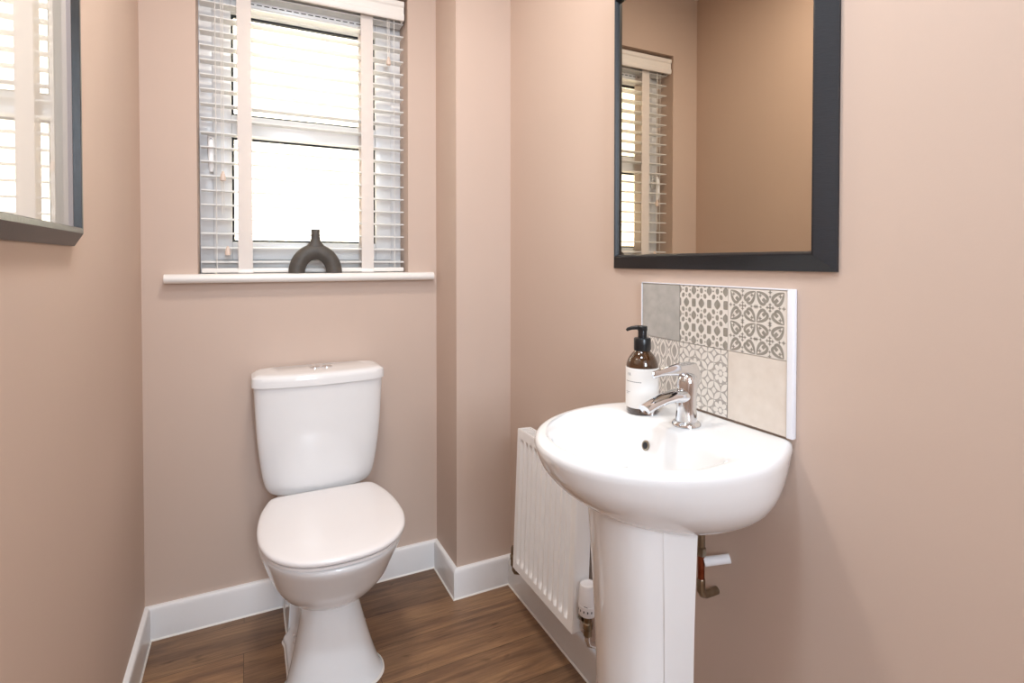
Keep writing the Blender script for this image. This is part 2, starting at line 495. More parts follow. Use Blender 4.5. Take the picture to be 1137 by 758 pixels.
for x, z0, y in ((0.222, 1.31, 0.028), (0.216, 1.30, 0.028), (0.200, 1.13, 0.030), (0.752, 1.86, 0.028), (0.758, 1.86, 0.028), (0.776, 1.13, 0.030)):
    bm = bmesh.new(); tube(bm, [(x, y, 2.045), (x, y, z0)], 0.0010, 6)
    bobj('pull_cord', bm, M['cordm'])
for x, z0 in ((0.219, 1.412), (0.231, 1.172), (0.755, 1.868)):
    bm = bmesh.new()
    lathe(bm, [(0.0012, 0.03), (0.003, 0.028), (0.0065, 0.018), (0.0085, 0.006), (0.0080, 0.0), (0.004, -0.001)], (x, 0.026, z0), 14)
    bobj('cord_tassel', bm, M['tassel'])

# ------------------------------------------------------------------ arch vase
bm = bmesh.new()
rings = []; segs = 40
for i in range(segs + 1):
    a = PI * i / segs
    cx, cz = -0.0605 * math.cos(a), 0.0725 * math.sin(a)
    tx, tz = 0.0605 * math.sin(a), 0.0725 * math.cos(a); l = math.hypot(tx, tz); nx, nz = -tz / l, tx / l
    r = 0.0262 + 0.0002 * math.sin(a); ring = []
    for k in range(24):
        b = 2 * PI * k / 24
        ring.append(bm.verts.new((cx + nx * r * math.cos(b), r * 0.98 * math.sin(b), max(0.0, cz + nz * r * math.cos(b)))))
    rings.append(ring)
skin(bm, rings)
nk = []
for rx, ry_, z in ((0.040, 0.0205, 0.0790), (0.0335, 0.0205, 0.0880), (0.0270, 0.0195, 0.0955), (0.0212, 0.0180, 0.1020), (0.0172, 0.0160, 0.1090), (0.0150, 0.0148, 0.1170),
                  (0.0140, 0.0140, 0.127), (0.0139, 0.0139, 0.140), (0.0145, 0.0145, 0.146), (0.0140, 0.0140, 0.1485), (0.0100, 0.0100, 0.1480), (0.0095, 0.0095, 0.125)):
    nk.append([bm.verts.new((rx * math.cos(2 * PI * k / 32), ry_ * math.sin(2 * PI * k / 32), z)) for k in range(32)])
skin(bm, nk)
vm = noisy(mat('matt_charcoal_stoneware', (58, 54, 50), 0.55), 35, (70, 65, 60), (86, 79, 72), 0.35, 4, 240, 0.0006)
vase = obj('vase', bm, vm, sm=50); vase.location = (0.4965, -0.004, 1.1122)
tag(vase, 'charcoal stoneware arch vase with a short neck on the window sill', 'vase')

# ------------------------------------------------------------------ frames (mirror, picture)
def wall_frame(bm, prof, u0, u1, v0, v1, P):
    """mitred rectangular frame. prof: list of (inset, height); P maps (u,v,h)->xyz"""
    rings = []
    for ins, h in prof:
        rings.append([bm.verts.new(P(u, v, h)) for u, v in ((u0 + ins, v0 + ins), (u1 - ins, v0 + ins), (u1 - ins, v1 - ins), (u0 + ins, v1 - ins))])
    n = len(rings)
    for i in range(n):
        a, b = rings[i], rings[(i + 1) % n]
        for k in range(4): bm.faces.new((a[k], a[(k + 1) % 4], b[(k + 1) % 4], b[k]))

MY0, MY1, MZ0, MZ1 = -1.409, -0.829, 1.134, 1.822
mir = thing('wall_mirror', 'black ash framed rectangular mirror on the wall above the tiled splashback', 'mirror', (W, (MY0 + MY1) / 2, MZ0))
cy, cz = (MY0 + MY1) / 2, MZ0
def PM(u, v, h): return (-h, u - cy, v - cz)
bm = bmesh.new()
wall_frame(bm, [(0, 0.001), (0, 0.005), (0.027, 0.025), (0.0295, 0.0255), (0.031, 0.0235), (0.034, 0.015), (0.034, 0.001)], MY0, MY1, MZ0, MZ1, PM)
obj('mirror_frame', bm, M['frame'], mir, sm=25)
bm = bmesh.new(); box(bm, -0.0145, -0.002, MY0 + 0.033 - cy, MY1 - 0.033 - cy, 0.033, MZ1 - 0.033 - cz)
obj('mirror_glass', bm, M['mirror'], mir, sm=0)

AY0, AY1, AZ0, AZ1 = -1.52, -0.711, 1.179, 2.10
art = thing('framed_picture', 'large dark-framed glazed picture on the left wall reflecting the window blind', 'picture', (0, (AY0 + AY1) / 2, AZ0))
cy2 = (AY0 + AY1) / 2
def PA(u, v, h): return (h, u - cy2, v - AZ0)
bm = bmesh.new()
wall_frame(bm, [(0, 0.001), (0, 0.004), (0.020, 0.0205), (0.022, 0.0220), (0.0305, 0.0225), (0.0315, 0.0218), (0.0315, 0.001)], AY0, AY1, AZ0, AZ1, PA)
obj('picture_frame', bm, M['frame2'], art, sm=25)
bm = bmesh.new()
wall_frame(bm, [(0.0315, 0.002), (0.0315, 0.0100), (0.0330, 0.0100), (0.0330, 0.002)], AY0, AY1, AZ0, AZ1, PA)
sl = obj('inner_slip', bm, M['slip'], art, sm=25); sl['label'] = 'pale grey inner slip between frame and glass'
bm = bmesh.new(); box(bm, 0.001, 0.0035, AY0 + 0.032 - cy2, AY1 - 0.032 - cy2, 0.032, AZ1 - 0.032 - AZ0)
obj('picture_glass', bm, M['print'], art, sm=0)

# ------------------------------------------------------------------ splashback tiles
CREAM = (226, 217, 208); GREYB = (150, 142, 133)
M['tcream'] = noisy(mat('tile_cream_glaze', CREAM, 0.35), 60, (224, 215, 206), (231, 223, 214))
M['tgrey'] = noisy(mat('tile_taupe_ink', GREYB, 0.4), 90, (140, 133, 122), (158, 151, 141))
M['tgrey2'] = noisy(mat('tile_soft_taupe_ink', (176, 168, 158), 0.4), 90, (166, 157, 149), (178, 170, 162))
M['tstone'] = noisy(mat('tile_grey_stone', (178, 174, 168), 0.4), 45, (168, 164, 158), (186, 181, 175), 0, 8)
M['tbeige'] = noisy(mat('tile_beige_stone', (214, 200, 184), 0.4), 45, (216, 203, 190), (224, 212, 200), 0, 8)
TX = 0.0085
def clip(poly, w, h):
    def cut(P, f, g):
        out = []
        for i in range(len(P)):
            a, b = P[i], P[(i + 1) % len(P)]; fa, fb = f(a), f(b)
            if fa >= 0: out.append(a)
            if (fa >= 0) != (fb >= 0):
                t = fa / (fa - fb); out.append((a[0] + (b[0] - a[0]) * t, a[1] + (b[1] - a[1]) * t))
        return out
    for f in (lambda p: p[0], lambda p: w - p[0], lambda p: p[1], lambda p: h - p[1]):
        if len(poly) < 3: return []
        poly = cut(poly, f, None)
    return poly
class Tile:
    """tile face drawn in (u to the viewer's right, v up), metres; layers lie a hair above the glaze"""
    def __init__(s, y0, y1, z0, z1, mats, base=0):
        s.bm = bmesh.new(); s.y0, s.y1, s.z0, s.z1 = y0, y1, z0, z1
        s.w, s.h = y0 - y1, z1 - z0; s.mats = mats
        box(s.bm, W - TX, W - 0.0005, y1, y0, z0, z1, 0.0, mi=base); s.lay = 0.00012
    def poly(s, pts, mi, layer=1):
        pts = clip(pts, s.w, s.h)
        q = []
        for p in pts:
            if not q or math.hypot(p[0] - q[-1][0], p[1] - q[-1][1]) > 1e-6: q.append(p)
        if len(q) > 2 and math.hypot(q[0][0] - q[-1][0], q[0][1] - q[-1][1]) < 1e-6: q.pop()
        if len(q) < 3: return
        f = s.bm.faces.new([s.bm.verts.new((W - TX - s.lay * layer, s.y0 - p[0], s.z0 + p[1])) for p in q]); f.material_index = mi
        f.normal_update()
        if f.normal.x > 0: f.normal_flip()
    def ell(s, u, v, a, b, mi, ang=0, layer=1, n=16, pw=2.0):
        pts = []
        for i in range(n):
            t = 2 * PI * i / n; c, d = math.cos(t), math.sin(t)
            x = a * math.copysign(abs(c) ** (2 / pw), c); y = b * math.copysign(abs(d) ** (2 / pw), d)
            pts.append((u + x * math.cos(ang) - y * math.sin(ang), v + x * math.sin(ang) + y * math.cos(ang)))
        s.poly(pts, mi, layer)
    def leaf(s, u, v, a, b, mi, ang=0, layer=1, n=7):
        pts = [(-a + 2 * a * i / n, b * math.sin(PI * i / n)) for i in range(n + 1)] + [(a - 2 * a * i / n, -b * math.sin(PI * i / n)) for i in range(1, n)]
        s.poly([(u + x * math.cos(ang) - y * math.sin(ang), v + x * math.sin(ang) + y * math.cos(ang)) for x, y in pts], mi, layer)
    def stroke(s, pts, wd, mi, layer=2):
        for a, b in zip(pts[:-1], pts[1:]):
            dx, dy = b[0] - a[0], b[1] - a[1]; l = math.hypot(dx, dy)
            if l < 1e-7: continue
            nx, ny = -dy / l * wd / 2, dx / l * wd / 2; ex, ey = dx / l * wd * .25, dy / l * wd * .25
            s.poly([(a[0] + nx - ex, a[1] + ny - ey), (a[0] - nx - ex, a[1] - ny - ey), (b[0] - nx + ex, b[1] - ny + ey), (b[0] + nx + ex, b[1] + ny + ey)], mi, layer)
    def done(s, label):
        c = Vector((W, (s.y0 + s.y1) / 2, s.z0)); bmesh.ops.translate(s.bm, verts=s.bm.verts, vec=-c)
        o = obj('splashback_tile', s.bm, s.mats, None, tuple(c), sm=0, fix=False)
        return tag(o, label, 'tile', 'splashback tiles')
GAP = 0.0007
cols = [(-0.9445, -1.0670), (-1.0670, -1.1970), (-1.1970, -1.3250)]
ZR0, ZR1, ZR2 = 0.846, 0.9785, 1.1005
def tile(c, r, mats, base=0):
    y0, y1 = cols[c]; z0, z1 = ((ZR0, ZR1), (ZR1, ZR2))[r]
    return Tile(y0 - GAP, y1 + GAP, z0 + GAP, z1 - GAP, mats, base)
tile(0, 1, [M['tstone']]).done('plain grey stone tile at the top left corner of the splashback')
# top middle: hexagons, lozenges and beads
t = tile(1, 1, [M['tcream'], M['tgrey']])
cw, chh = t.w / 3.08, t.h * 0.432
for i in range(-1, 5):
    for j in range(-1, 4):
        u, v = (i + 0.46) * cw, t.h - (j + 0.665) * chh
        t.leaf(u, v, chh * 0.20, cw * 0.19, 1, PI / 2)                    # large lozenge
        t.ell(u + cw / 2, v, cw * 0.135, chh * 0.165, 1, pw=6)             # small rectangle
        t.leaf(u + cw / 2, v - chh / 2, chh * 0.19, cw * 0.17, 1, PI / 2)  # second lozenge
        t.ell(u, v - chh / 2, cw * 0.10, chh * 0.11, 1, pw=2.4)
        for sx in (-1, 1):
            t.ell(u + sx * cw * 0.25, v - chh / 2, cw * 0.05, chh * 0.035, 1, n=8)
            for sy in (-1, 1): t.ell(u + sx * cw * 0.225, v + sy * chh * 0.285, cw * 0.10, chh * 0.10, 1, ang=sx * sy * 0.35)
        for sy in (-1, 1): t.ell(u, v + sy * chh * 0.29, cw * 0.045, chh * 0.03, 1, n=8)
t.done('cream tile with taupe lozenges and small rectangles, top middle of the splashback')
# top right: scrolling damask
t = tile(2, 1, [M['tcream'], M['tgrey']])
def star4(u, v, R):
    t.poly([(u + (R if k % 2 == 0 else R * 0.45) * math.cos(k * PI / 4), v + (R if k % 2 == 0 else R * 0.45) * math.sin(k * PI / 4)) for k in range(8)], 1, 2.4)
n = 2; off = 0.004; qw, qh = (t.w - 2 * off) / n, (t.h - off * 0.5) / n
lw = 0.0019
for i in range(n):
    for j in range(n):
        ox, oy = off + i * qw, j * qh
        for a in range(4):
            sx, sy = ((1, 1), (-1, 1), (-1, -1), (1, -1))[a]
            cxq, cyq = ox + qw / 2, oy + qh / 2
            def T(p): # local quarter: corner at (1,1) of the quadrant, centre at 0
                return (cxq + sx * p[0] * qw / 2, cyq + sy * p[1] * qh / 2)
            # tapered taupe scrolls hugging the two edges, hooked inwards, mirrored on the diagonal
            hw_ = qw / 2
            for m in (0, 1):
                F = (lambda p: T(p)) if m == 0 else (lambda p: T((p[1], p[0])))
                path = catmull([(0.94, 0.95), (0.90, 0.74), (0.83, 0.50), (0.70, 0.28), (0.52, 0.17), (0.36, 0.24), (0.34, 0.40), (0.46, 0.47), (0.55, 0.39)], 4, closed=False)
                nn = len(path) - 1; L_, R_ = [], []
                for k in range(nn + 1):
                    tt = k / nn; wd = 0.03 + 0.17 * math.sin(PI * min(1, tt * 1.2)) ** 0.8 if tt < 0.72 else 0.115 + 0.03 * math.sin(PI * (tt - 0.72) / 0.28)
                    p0, p1 = path[max(k - 1, 0)], path[min(k + 1, nn)]
                    dx_, dy_ = p1[0] - p0[0], p1[1] - p0[1]; l_ = math.hypot(dx_, dy_) or 1
                    L_.append((path[k][0] - dy_ / l_ * wd / 2, path[k][1] + dx_ / l_ * wd / 2)); R_.append((path[k][0] + dy_ / l_ * wd / 2, path[k][1] - dx_ / l_ * wd / 2))
                for k in range(nn): t.poly([F(L_[k]), F(L_[k + 1]), F(R_[k + 1]), F(R_[k])], 1, 1 + 0.6 * m)
            star4(*T((0.70, 0.70)), hw_ * 0.15)
        cxq, cyq = ox + qw / 2, oy + qh / 2
        for du, dv, sc in ((0, 0, .15), (0.19, 0, .13), (-0.19, 0, .13), (0, 0.19, .13), (0, -0.19, .13), (0.93, 0, .15), (-0.93, 0, .15), (0, 0.93, .15), (0, -0.93, .15), (.66, 0, .12), (-.66, 0, .12), (0, .66, .12), (0, -.66, .12)):
            star4(cxq + du * qw / 2, cyq + dv * qh / 2, qw / 2 * sc)
t.done('cream tile with taupe scrolling damask, top right corner of the splashback')
# bottom left: ogee lozenges
t = tile(0, 0, [M['tcream'], M['tgrey2']])
cw, chh = t.w / 3.4, t.h / 2.4
for i in range(-1, 5):
    for j in range(-1, 4):
        for du, dv in ((0, 0), (0.5, 0.5)):
            u, v = (i + du) * cw, (j + dv) * chh
            t.leaf(u, v, chh * 0.47, cw * 0.40, 1, PI / 2, 1); t.leaf(u, v, chh * 0.39, cw * 0.32, 0, PI / 2, 2)
            t.leaf(u, v, chh * 0.27, cw * 0.20, 1, PI / 2, 3)
            for sx in (-1, 1): t.stroke([(u + sx * cw * 0.06, v + chh * 0.42), (u + sx * cw * 0.25, v + chh * 0.23)], 0.0018, 0, 3)
t.done('cream tile with soft taupe pointed ovals behind the soap bottle and tap')
# bottom middle: petals and rosettes
t = tile(1, 0, [M['tgrey2'], M['tcream']])
cw, chh = t.w / 3.8, t.h / 3.55
al = math.atan2(chh, cw); L2 = math.hypot(cw, chh) / 2
for i in range(-1, 5):
    for j in range(-1, 5):
        u, v = (i + 0.32) * cw, (j + 0.28) * chh
        ros = (i % 2 == 1 and j % 2 == 0)
        for sx in (-1, 1):
            t.leaf(u + sx * cw / 4, v + chh / 4, L2 * 0.48, L2 * 0.215, 1, sx * al, 1)
            t.leaf(u + sx * cw / 4, v - chh / 4, L2 * 0.48, L2 * 0.215, 1, -sx * al, 1)
        for du, dv in ((0.5, 0), (0, 0.5)):
            t.ell(u + du * cw, v + dv * chh, cw * 0.17, chh * 0.17, 1, pw=1.2)
        if ros:
            t.ell(u, v, cw * 0.60, chh * 0.60, 0, layer=2, n=24)
            t.ell(u, v, cw * 0.13, chh * 0.13, 1, layer=3)
            for k in range(8):
                a = k * PI / 4; d = 0.36
                t.ell(u + d * cw * math.cos(a), v + d * chh * math.sin(a), cw * 0.19, chh * 0.125, 1, ang=math.atan2(chh * math.sin(a), cw * math.cos(a)), layer=3)
t.done('cream and taupe petal-and-rosette patterned tile, bottom middle of the splashback')
tile(2, 0, [M['tbeige']]).done('plain beige stone tile at the bottom right corner of the splashback')
# white edge trim around the tiles
bm = bmesh.new()
box(bm, W - 0.0098, W - 0.0005, -0.9445, -0.9428, ZR0, 1.1030, 0.0003)
box(bm, W - 0.0098, W - 0.0005, -1.3360, -0.9428, 1.1008, 1.1030, 0.0003)
box(bm, W - 0.0102, W - 0.0005, -1.3375, -1.3255, 0.8455, 1.1032, 0.001)
box(bm, W - 0.0060, W - 0.0005, -1.3255, -0.9445, ZR0, ZR2, 0.0, mi=1)
tr = obj('tile_trim', bm, [M['trim'], M['grout']])
tag(tr, 'thin white plastic edging around the tiled splashback', 'trim')

# ------------------------------------------------------------------ toilet
TXC = 0.4965
toi = thing('toilet', 'white close-coupled toilet with closed lid standing under the window', 'toilet', (TXC, -0.3, 0))
OY = 0.3  # shapes below are written with y in room coordinates
def tobj(name, bm, m, parent=None, sm=40):
    p = parent or toi
    bmesh.ops.translate(bm, verts=bm.verts, vec=Vector((0, OY, 0)))
    return obj(name, bm, m, p, sm=sm)
def egg(hw, yf, yb, nf=2.0, nb=2.6, cf=0.46, N=96, hb=None):
    """closed outline: front (towards -y) elliptical, back squarer. centre at yc"""
    yc = yb + (yf - yb) * (1 - cf)
    out = []
    for i in range(N):
        a = 2 * PI * i / N; c, s = math.cos(a), math.sin(a)
        n = nf if s < 0 else nb
        x = hw * math.copysign(abs(c) ** (2 / n), c)
        y = yc + math.copysign(abs(s) ** (2 / n), s) * ((yc - yf) if s < 0 else (yb - yc))
        out.append((x, y))
    return out
bm = bmesh.new()
# bowl: [z, hw, yfront, yback]
K = [[0.190, 0.050, -0.375, -0.24], [0.200, 0.080, -0.415, -0.22], [0.215, 0.107, -0.447, -0.21], [0.24, 0.130, -0.483, -0.20], [0.28, 0.153, -0.525, -0.185],
     [0.32, 0.168, -0.553, -0.175], [0.36, 0.181, -0.580, -0.17], [0.386, 0.188, -0.597, -0.17], [0.399, 0.190, -0.601, -0.17]]
secs = []
zz = [0.190 + (0.399 - 0.190) * (i / 24) for i in range(25)]
for z in zz:
    hw, yf, yb = interp(K, z); secs.append((z, egg(hw, yf, yb, 2.05, 2.6, 0.52)))
hw, yf, yb = K[-1][1:]
secs += [(0.4035, egg(hw - 0.003, yf + 0.003, yb, 2.05, 2.6, 0.52)), (0.405, egg(hw - 0.010, yf + 0.010, yb, 2.05, 2.6, 0.52))]
skin(bm, rings_from(bm, secs))
# shelf under the cistern and the trap housing
secs = []
for z, hw, yf, yb in ((0.20, 0.085, -0.25, -0.03), (0.26, 0.095, -0.26, -0.025), (0.33, 0.125, -0.27, -0.02), (0.37, 0.128, -0.26, -0.016), (0.404, 0.130, -0.26, -0.015), (0.408, 0.126, -0.255, -0.017)):
    secs.append((z, egg(hw, yf, yb, 5, 6, 0.5)))
skin(bm, rings_from(bm, secs))
# pedestal with recessed sides
def ped(z):
    t = max(0.0, min(1.0, (z - 0.012) / 0.030)); t = t * t * (3 - 2 * t)
    u = z / 0.23
    yf = -0.494 + 0.088 * (u ** 0.8)
    hf = 0.130 - 0.066 * (u ** 0.75)          # front panel half width
    hb = 0.107 - 0.016 * u                   # rear flange
    hr = (0.116 * (1 - t) + (0.080 - 0.016 * u) * t)   # recess
    half = [(0.0, yf), (hf * 0.40, yf + 0.004), (hf * 0.74, yf + 0.020), (hf * 0.94, yf + 0.050), (hf * 1.0, yf + 0.085), (hf * 0.985, yf + 0.112),
            ((hf * 0.95) * (1 - t) + t * (hf * .93), yf + 0.124), (min(hr, hf * .97), yf + 0.142 - .006 * t), (min(hr, hf), -0.25 - 0.02 * (1 - u)), (min(hr, hf), -0.225), (hr + 0.004, -0.195), (hb * 0.97, -0.176), (hb, -0.166), (hb, -0.03), (hb * 0.9, -0.022)]
    full = half + [(-x, y) for x, y in half[:0:-1]]
    return full
secs = []
for z in [0.0, 0.006, 0.012, 0.018, 0.024, 0.030, 0.036, 0.042, 0.055] + [0.07 + 0.02 * i for i in range(9)]:
    secs.append((z, catmull(ped(z), 4)))
skin(bm, rings_from(bm, secs))
bowl = tobj('toilet_pan', bm, M['ceramic'], sm=55)
for sx in (-1, 1):
    for yy in (-0.235, -0.268):
        bmm = bmesh.new(); lathe(bmm, [(0.0075, 0), (0.007, 0.004), (0.004, 0.0065)], (sx * 0.090, yy, 0.036), 16)
        tobj('floor_bolt_cap', bmm, M['seat'], bowl)
# bead of sealant round the foot
bm = bmesh.new()
o1 = catmull(ped(0.0), 4)
o2 = [(x * 1.035, -0.26 + (y + 0.26) * 1.02) for x, y in o1]
rg = [[bm.verts.new((x, y, z)) for x, y in o] for o, z in ((o1, 0.0002), (o2, 0.0002), (o2, 0.0012), (o1, 0.0055))]
skin(bm, rg + [rg[0]], False, False)
tobj('sealant_bead', bm, M['caulk'])

def lid_outline(s=0.0, N=96):
    half = [(0.0, -0.606), (0.075, -0.596), (0.130, -0.563), (0.168, -0.512), (0.187, -0.450), (0.192, -0.395), (0.190, -0.330), (0.181, -0.262), (0.168, -0.212),
            (0.157, -0.182), (0.147, -0.1660), (0.136, -0.1630), (0.06, -0.1625), (0, -0.1625)]
    full = half + [(-x, y) for x, y in half[-2:0:-1]]
    c = catmull(full, 6)
    P = polar(c, (0, -0.40), N)
    return [(x * (1 - s / 0.19), -0.40 + (y + 0.40) * (1 - s / 0.19)) for x, y in P]
bm = bmesh.new()
skin(bm, rings_from(bm, [(0.4050, lid_outline(0.018)), (0.4086, lid_outline(0.018)), (0.4092, lid_outline(0.0045)), (0.4160, lid_outline(0.0040)), (0.4168, lid_outline(0.015)), (0.4202, lid_outline(0.015))]))
seat = tobj('toilet_seat', bm, M['seat'])
bm = bmesh.new()
secs = [(0.4200, lid_outline(0.004)), (0.4206, lid_outline(0.001)), (0.422, lid_outline(0.0002)), (0.428, lid_outline(0.0)), (0.4315, lid_outline(0.002)), (0.4335, lid_outline(0.006)),
        (0.4350, lid_outline(0.016)), (0.4362, lid_outline(0.045)), (0.4368, lid_outline(0.10))]
skin(bm, rings_from(bm, secs))
tobj('toilet_lid', bm, M['seat'])
for sx in (-1, 1):
    bm = bmesh.new(); tube(bm, [(sx * 0.05, -0.178, 0.420), (sx * 0.09, -0.178, 0.420)], 0.008, 16)
    tobj('lid_hinge', bm, M['chrome'])
# cistern
def cis(hw, yf, N=96, bow=0.03, yb=-0.012, n=7):
    """D-ish box: flat back, bowed front"""
    out = []
    for i in range(N):
        a = 2 * PI * i / N; c, s = math.cos(a), math.sin(a)
        x = hw * math.copysign(abs(c) ** (2 / n), c); v = math.copysign(abs(s) ** (2 / n), s)
        ym = (yf + yb) / 2; y = ym + v * (yb - yf) / 2
        if v < 0: y += -v * bow * (abs(x) / hw) ** 2
        out.append((x, y))
    return out
bm = bmesh.new()
K = [[0.411, 0.118, -0.130], [0.415, 0.138, -0.142], [0.428, 0.155, -0.150], [0.45, 0.166, -0.156], [0.50, 0.176, -0.163], [0.60, 0.187, -0.174], [0.765, 0.196, -0.181]]
secs = [(z, cis(*interp(K, z))) for z in [0.411 + (0.765 - 0.411) * (i / 30) ** 1.6 for i in range(31)]]
skin(bm, rings_from(bm, secs))
cistern = tobj('cistern', bm, M['ceramic'])
bm = bmesh.new()
secs = [(0.7655, cis(0.196, -0.182)), (0.7665, cis(0.2015, -0.186)), (0.785, cis(0.2015, -0.186)), (0.794, cis(0.2003, -0.1845)), (0.7985, cis(0.193, -0.181)),
        (0.8015, cis(0.187, -0.175)), (0.8030, cis(0.176, -0.165)), (0.8036, cis(0.15, -0.14))]
skin(bm, rings_from(bm, secs))
ld = tobj('cistern_lid', bm, M['ceramic'])
bm = bmesh.new()
for sx, r in ((-1, 0.0), (1, 0.0)):
    pts = []
    for i in range(24):
        a = 2 * PI * i / 24; x = 0.0175 * math.copysign(abs(math.cos(a)) ** 0.7, math.cos(a)); y = 0.016 * math.sin(a)
        pts.append((0.006 + sx * 0.0185 + x * 0.95, -0.082 + y))
    rg = [[bm.verts.new((x, y, z)) for x, y in pts] for z in (0.8025, 0.8062)]
    rg.append([bm.verts.new((0.006 + sx * 0.0185 + (x - 0.006 - sx * 0.0185) * 0.85, -0.082 + (y + 0.082) * 0.85, 0.8074)) for x, y in pts])
    skin(bm, rg)
fb = tobj('flush_button', bm, M['chrome'], ld); fb['label'] = 'chrome dual flush button'

# ------------------------------------------------------------------ basin and pedestal
YB = -1.188
bas = thing('washbasin', 'white ceramic washbasin on a full pedestal below the tiled splashback', 'basin', (W, YB, 0))
def outline_b(reach, hw, whw, N=128, flat=0.40, n=2.0):
    d0 = reach * flat; pts = []
    for i in range(16):
        t = i / 16; pts.append((d0 * t, whw + (hw - whw) * math.sin(t * PI / 2)))
    for i in range(65):
        a = PI / 2 * (1 - 2 * i / 64); s, c = math.sin(a), math.cos(a)
        pts.append((d0 + (reach - d0) * abs(c) ** (2 / n), math.copysign(hw * abs(s) ** (2 / n), s)))
    for i in range(16):
        t = 1 - (i + 1) / 16; pts.append((d0 * t, -(whw + (hw - whw) * math.sin(t * PI / 2))))
    P = polar([(-x, -y) for x, y in pts], (-0.17, 0), N)   # local: x = -distance from wall, y -> room y offset
    return P
def scaled(P, s, c):
    return [(c[0] + (x - c[0]) * s, c[1] + (y - c[1]) * s) for x, y in P]
K = [[0.682, 0.185, 0.080, 0.070], [0.690, 0.225, 0.104, 0.088], [0.705, 0.270, 0.130, 0.102], [0.73, 0.318, 0.160, 0.118], [0.76, 0.360, 0.184, 0.130], [0.79, 0.388, 0.197, 0.138],
     [0.815, 0.400, 0.203, 0.143], [0.830, 0.404, 0.205, 0.1455]]
secs = []
for i in range(23):
    z = 0.682 + (0.830 - 0.682) * (i / 22) ** 1.2; r, h, w = interp(K, z); secs.append((z, outline_b(r, h, w)))
top = outline_b(0.404, 0.205, 0.1455)
cR = (-0.17, 0)
def ins(P, d):  # inset but keep the wall side
    out = []
    for x, y in P:
        l = math.hypot(x - cR[0], y - cR[1]); k = (l - d) / l
        nx = cR[0] + (x - cR[0]) * k
        out.append((nx, cR[1] + (y - cR[1]) * k))
    return out
secs += [(0.8365, ins(top, 0.0012)), (0.8405, ins(top, 0.0042)), (0.8425, ins(top, 0.0085)), (0.8430, ins(top, 0.014))]
# bowl opening: D with its straight side at the tap deck
def bowl_o(df, db, hw, N=128):
    half = [(df, 0), (df - 0.008, hw * 0.36), (df - 0.036, hw * 0.68), (df - 0.082, hw * 0.92), (df - 0.13, hw * 1.0), (db + 0.035, hw * 0.98), (db + 0.010, hw * 0.88), (db + 0.002, hw * 0.70),
            (db, hw * 0.35), (db, 0)]
    full = half + [(x, -y) for x, y in half[-2:0:-1]]
    c = catmull([(-x, y) for x, y in full], 6)
    return polar(c, (-0.25, 0), N)
def blend(P, Q, t): return [(p[0] + (q[0] - p[0]) * t, p[1] + (q[1] - p[1]) * t) for p, q in zip(P, Q)]
# re-index the bowl rings by rays from the same centre as the rim
def bowl_ring(df, db, hw): return bowl_o(df, db, hw)
b0 = bowl_ring(0.378, 0.144, 0.170)
it = ins(top, 0.016)
secs += [(0.8432, blend(it, b0, 0.3)), (0.8430, blend(it, b0, 0.7)), (0.8424, b0), (0.8412, bowl_ring(0.3755, 0.1465, 0.1672)), (0.8390, bowl_ring(0.3725, 0.1490, 0.1640)),
         (0.8355, bowl_ring(0.3695, 0.1510, 0.1610)), (0.830, bowl_ring(0.3665, 0.1530, 0.1582)), (0.820, bowl_ring(0.3625, 0.1555, 0.1545)),
         (0.80, bowl_ring(0.353, 0.161, 0.147)), (0.775, bowl_ring(0.336, 0.171, 0.131)),
         (0.755, bowl_ring(0.314, 0.186, 0.106)), (0.742, bowl_ring(0.291, 0.205, 0.075)), (0.736, bowl_ring(0.27, 0.226, 0.035)), (0.7352, bowl_ring(0.262, 0.238, 0.018))]
bm = bmesh.new(); skin(bm, rings_from(bm, secs))
basin = obj('basin_bowl', bm, M['ceramic'], bas, sm=60); basin.location.x = -0.0015
bm = bmesh.new(); lathe(bm, [(0.024, 0.7350), (0.024, 0.7410), (0.020, 0.7425), (0.014, 0.7420), (0.013, 0.7405)], (-0.25, 0, 0), 28)
obj('basin_waste', bm, M['chrome'], basin)
# overflow hole with its rim, on the bowl's rear slope
bm = bmesh.new(); lathe(bm, [(0.0095, -0.0005), (0.0095, 0.0012), (0.0075, 0.0018), (0.0065, 0.0012)], (0, 0, 0), 24, 'x', 0)
lathe(bm, [(0.0066, 0.0010), (0.0066, 0.0014)], (0, 0, 0), 24, 'x', 1)
ov = obj('overflow_hole', bm, [M['brass'], M['dark']], basin); ov.location = (-0.1625, 0.045, 0.800); ov.rotation_euler = (0, math.radians(180 + 14), 0)
# pedestal: U-shaped column, faceted front
def pedo(hw, front, back, N=64):
    half = [(back, hw), (0.5 * (back + front) + 0.00, hw * 1.0), (front - 0.055, hw * 0.965), (front - 0.026, hw * 0.80), (front - 0.008, hw * 0.50), (front, 0.0)]
    pts = catmull(half + [(x, -y) for x, y in half[-2::-1]], 6, closed=False)
    return [(-x, y) for x, y in pts]
K = [[0.0, 0.100, 0.300, 0.158], [0.03, 0.094, 0.292, 0.160], [0.12, 0.085, 0.283, 0.163], [0.3, 0.0825, 0.282, 0.166], [0.5, 0.0855, 0.288, 0.168], [0.64, 0.090, 0.296, 0.168], [0.735, 0.094, 0.302, 0.168]]
bm = bmesh.new(); secs = []
for i in range(30):
    z = 0.735 * i / 29; hw, f, b = interp(K, z); secs.append((z, pedo(hw, f, b)))
skin(bm, rings_from(bm, secs))
obj('basin_pedestal', bm, M['ceramic'], bas, sm=50)

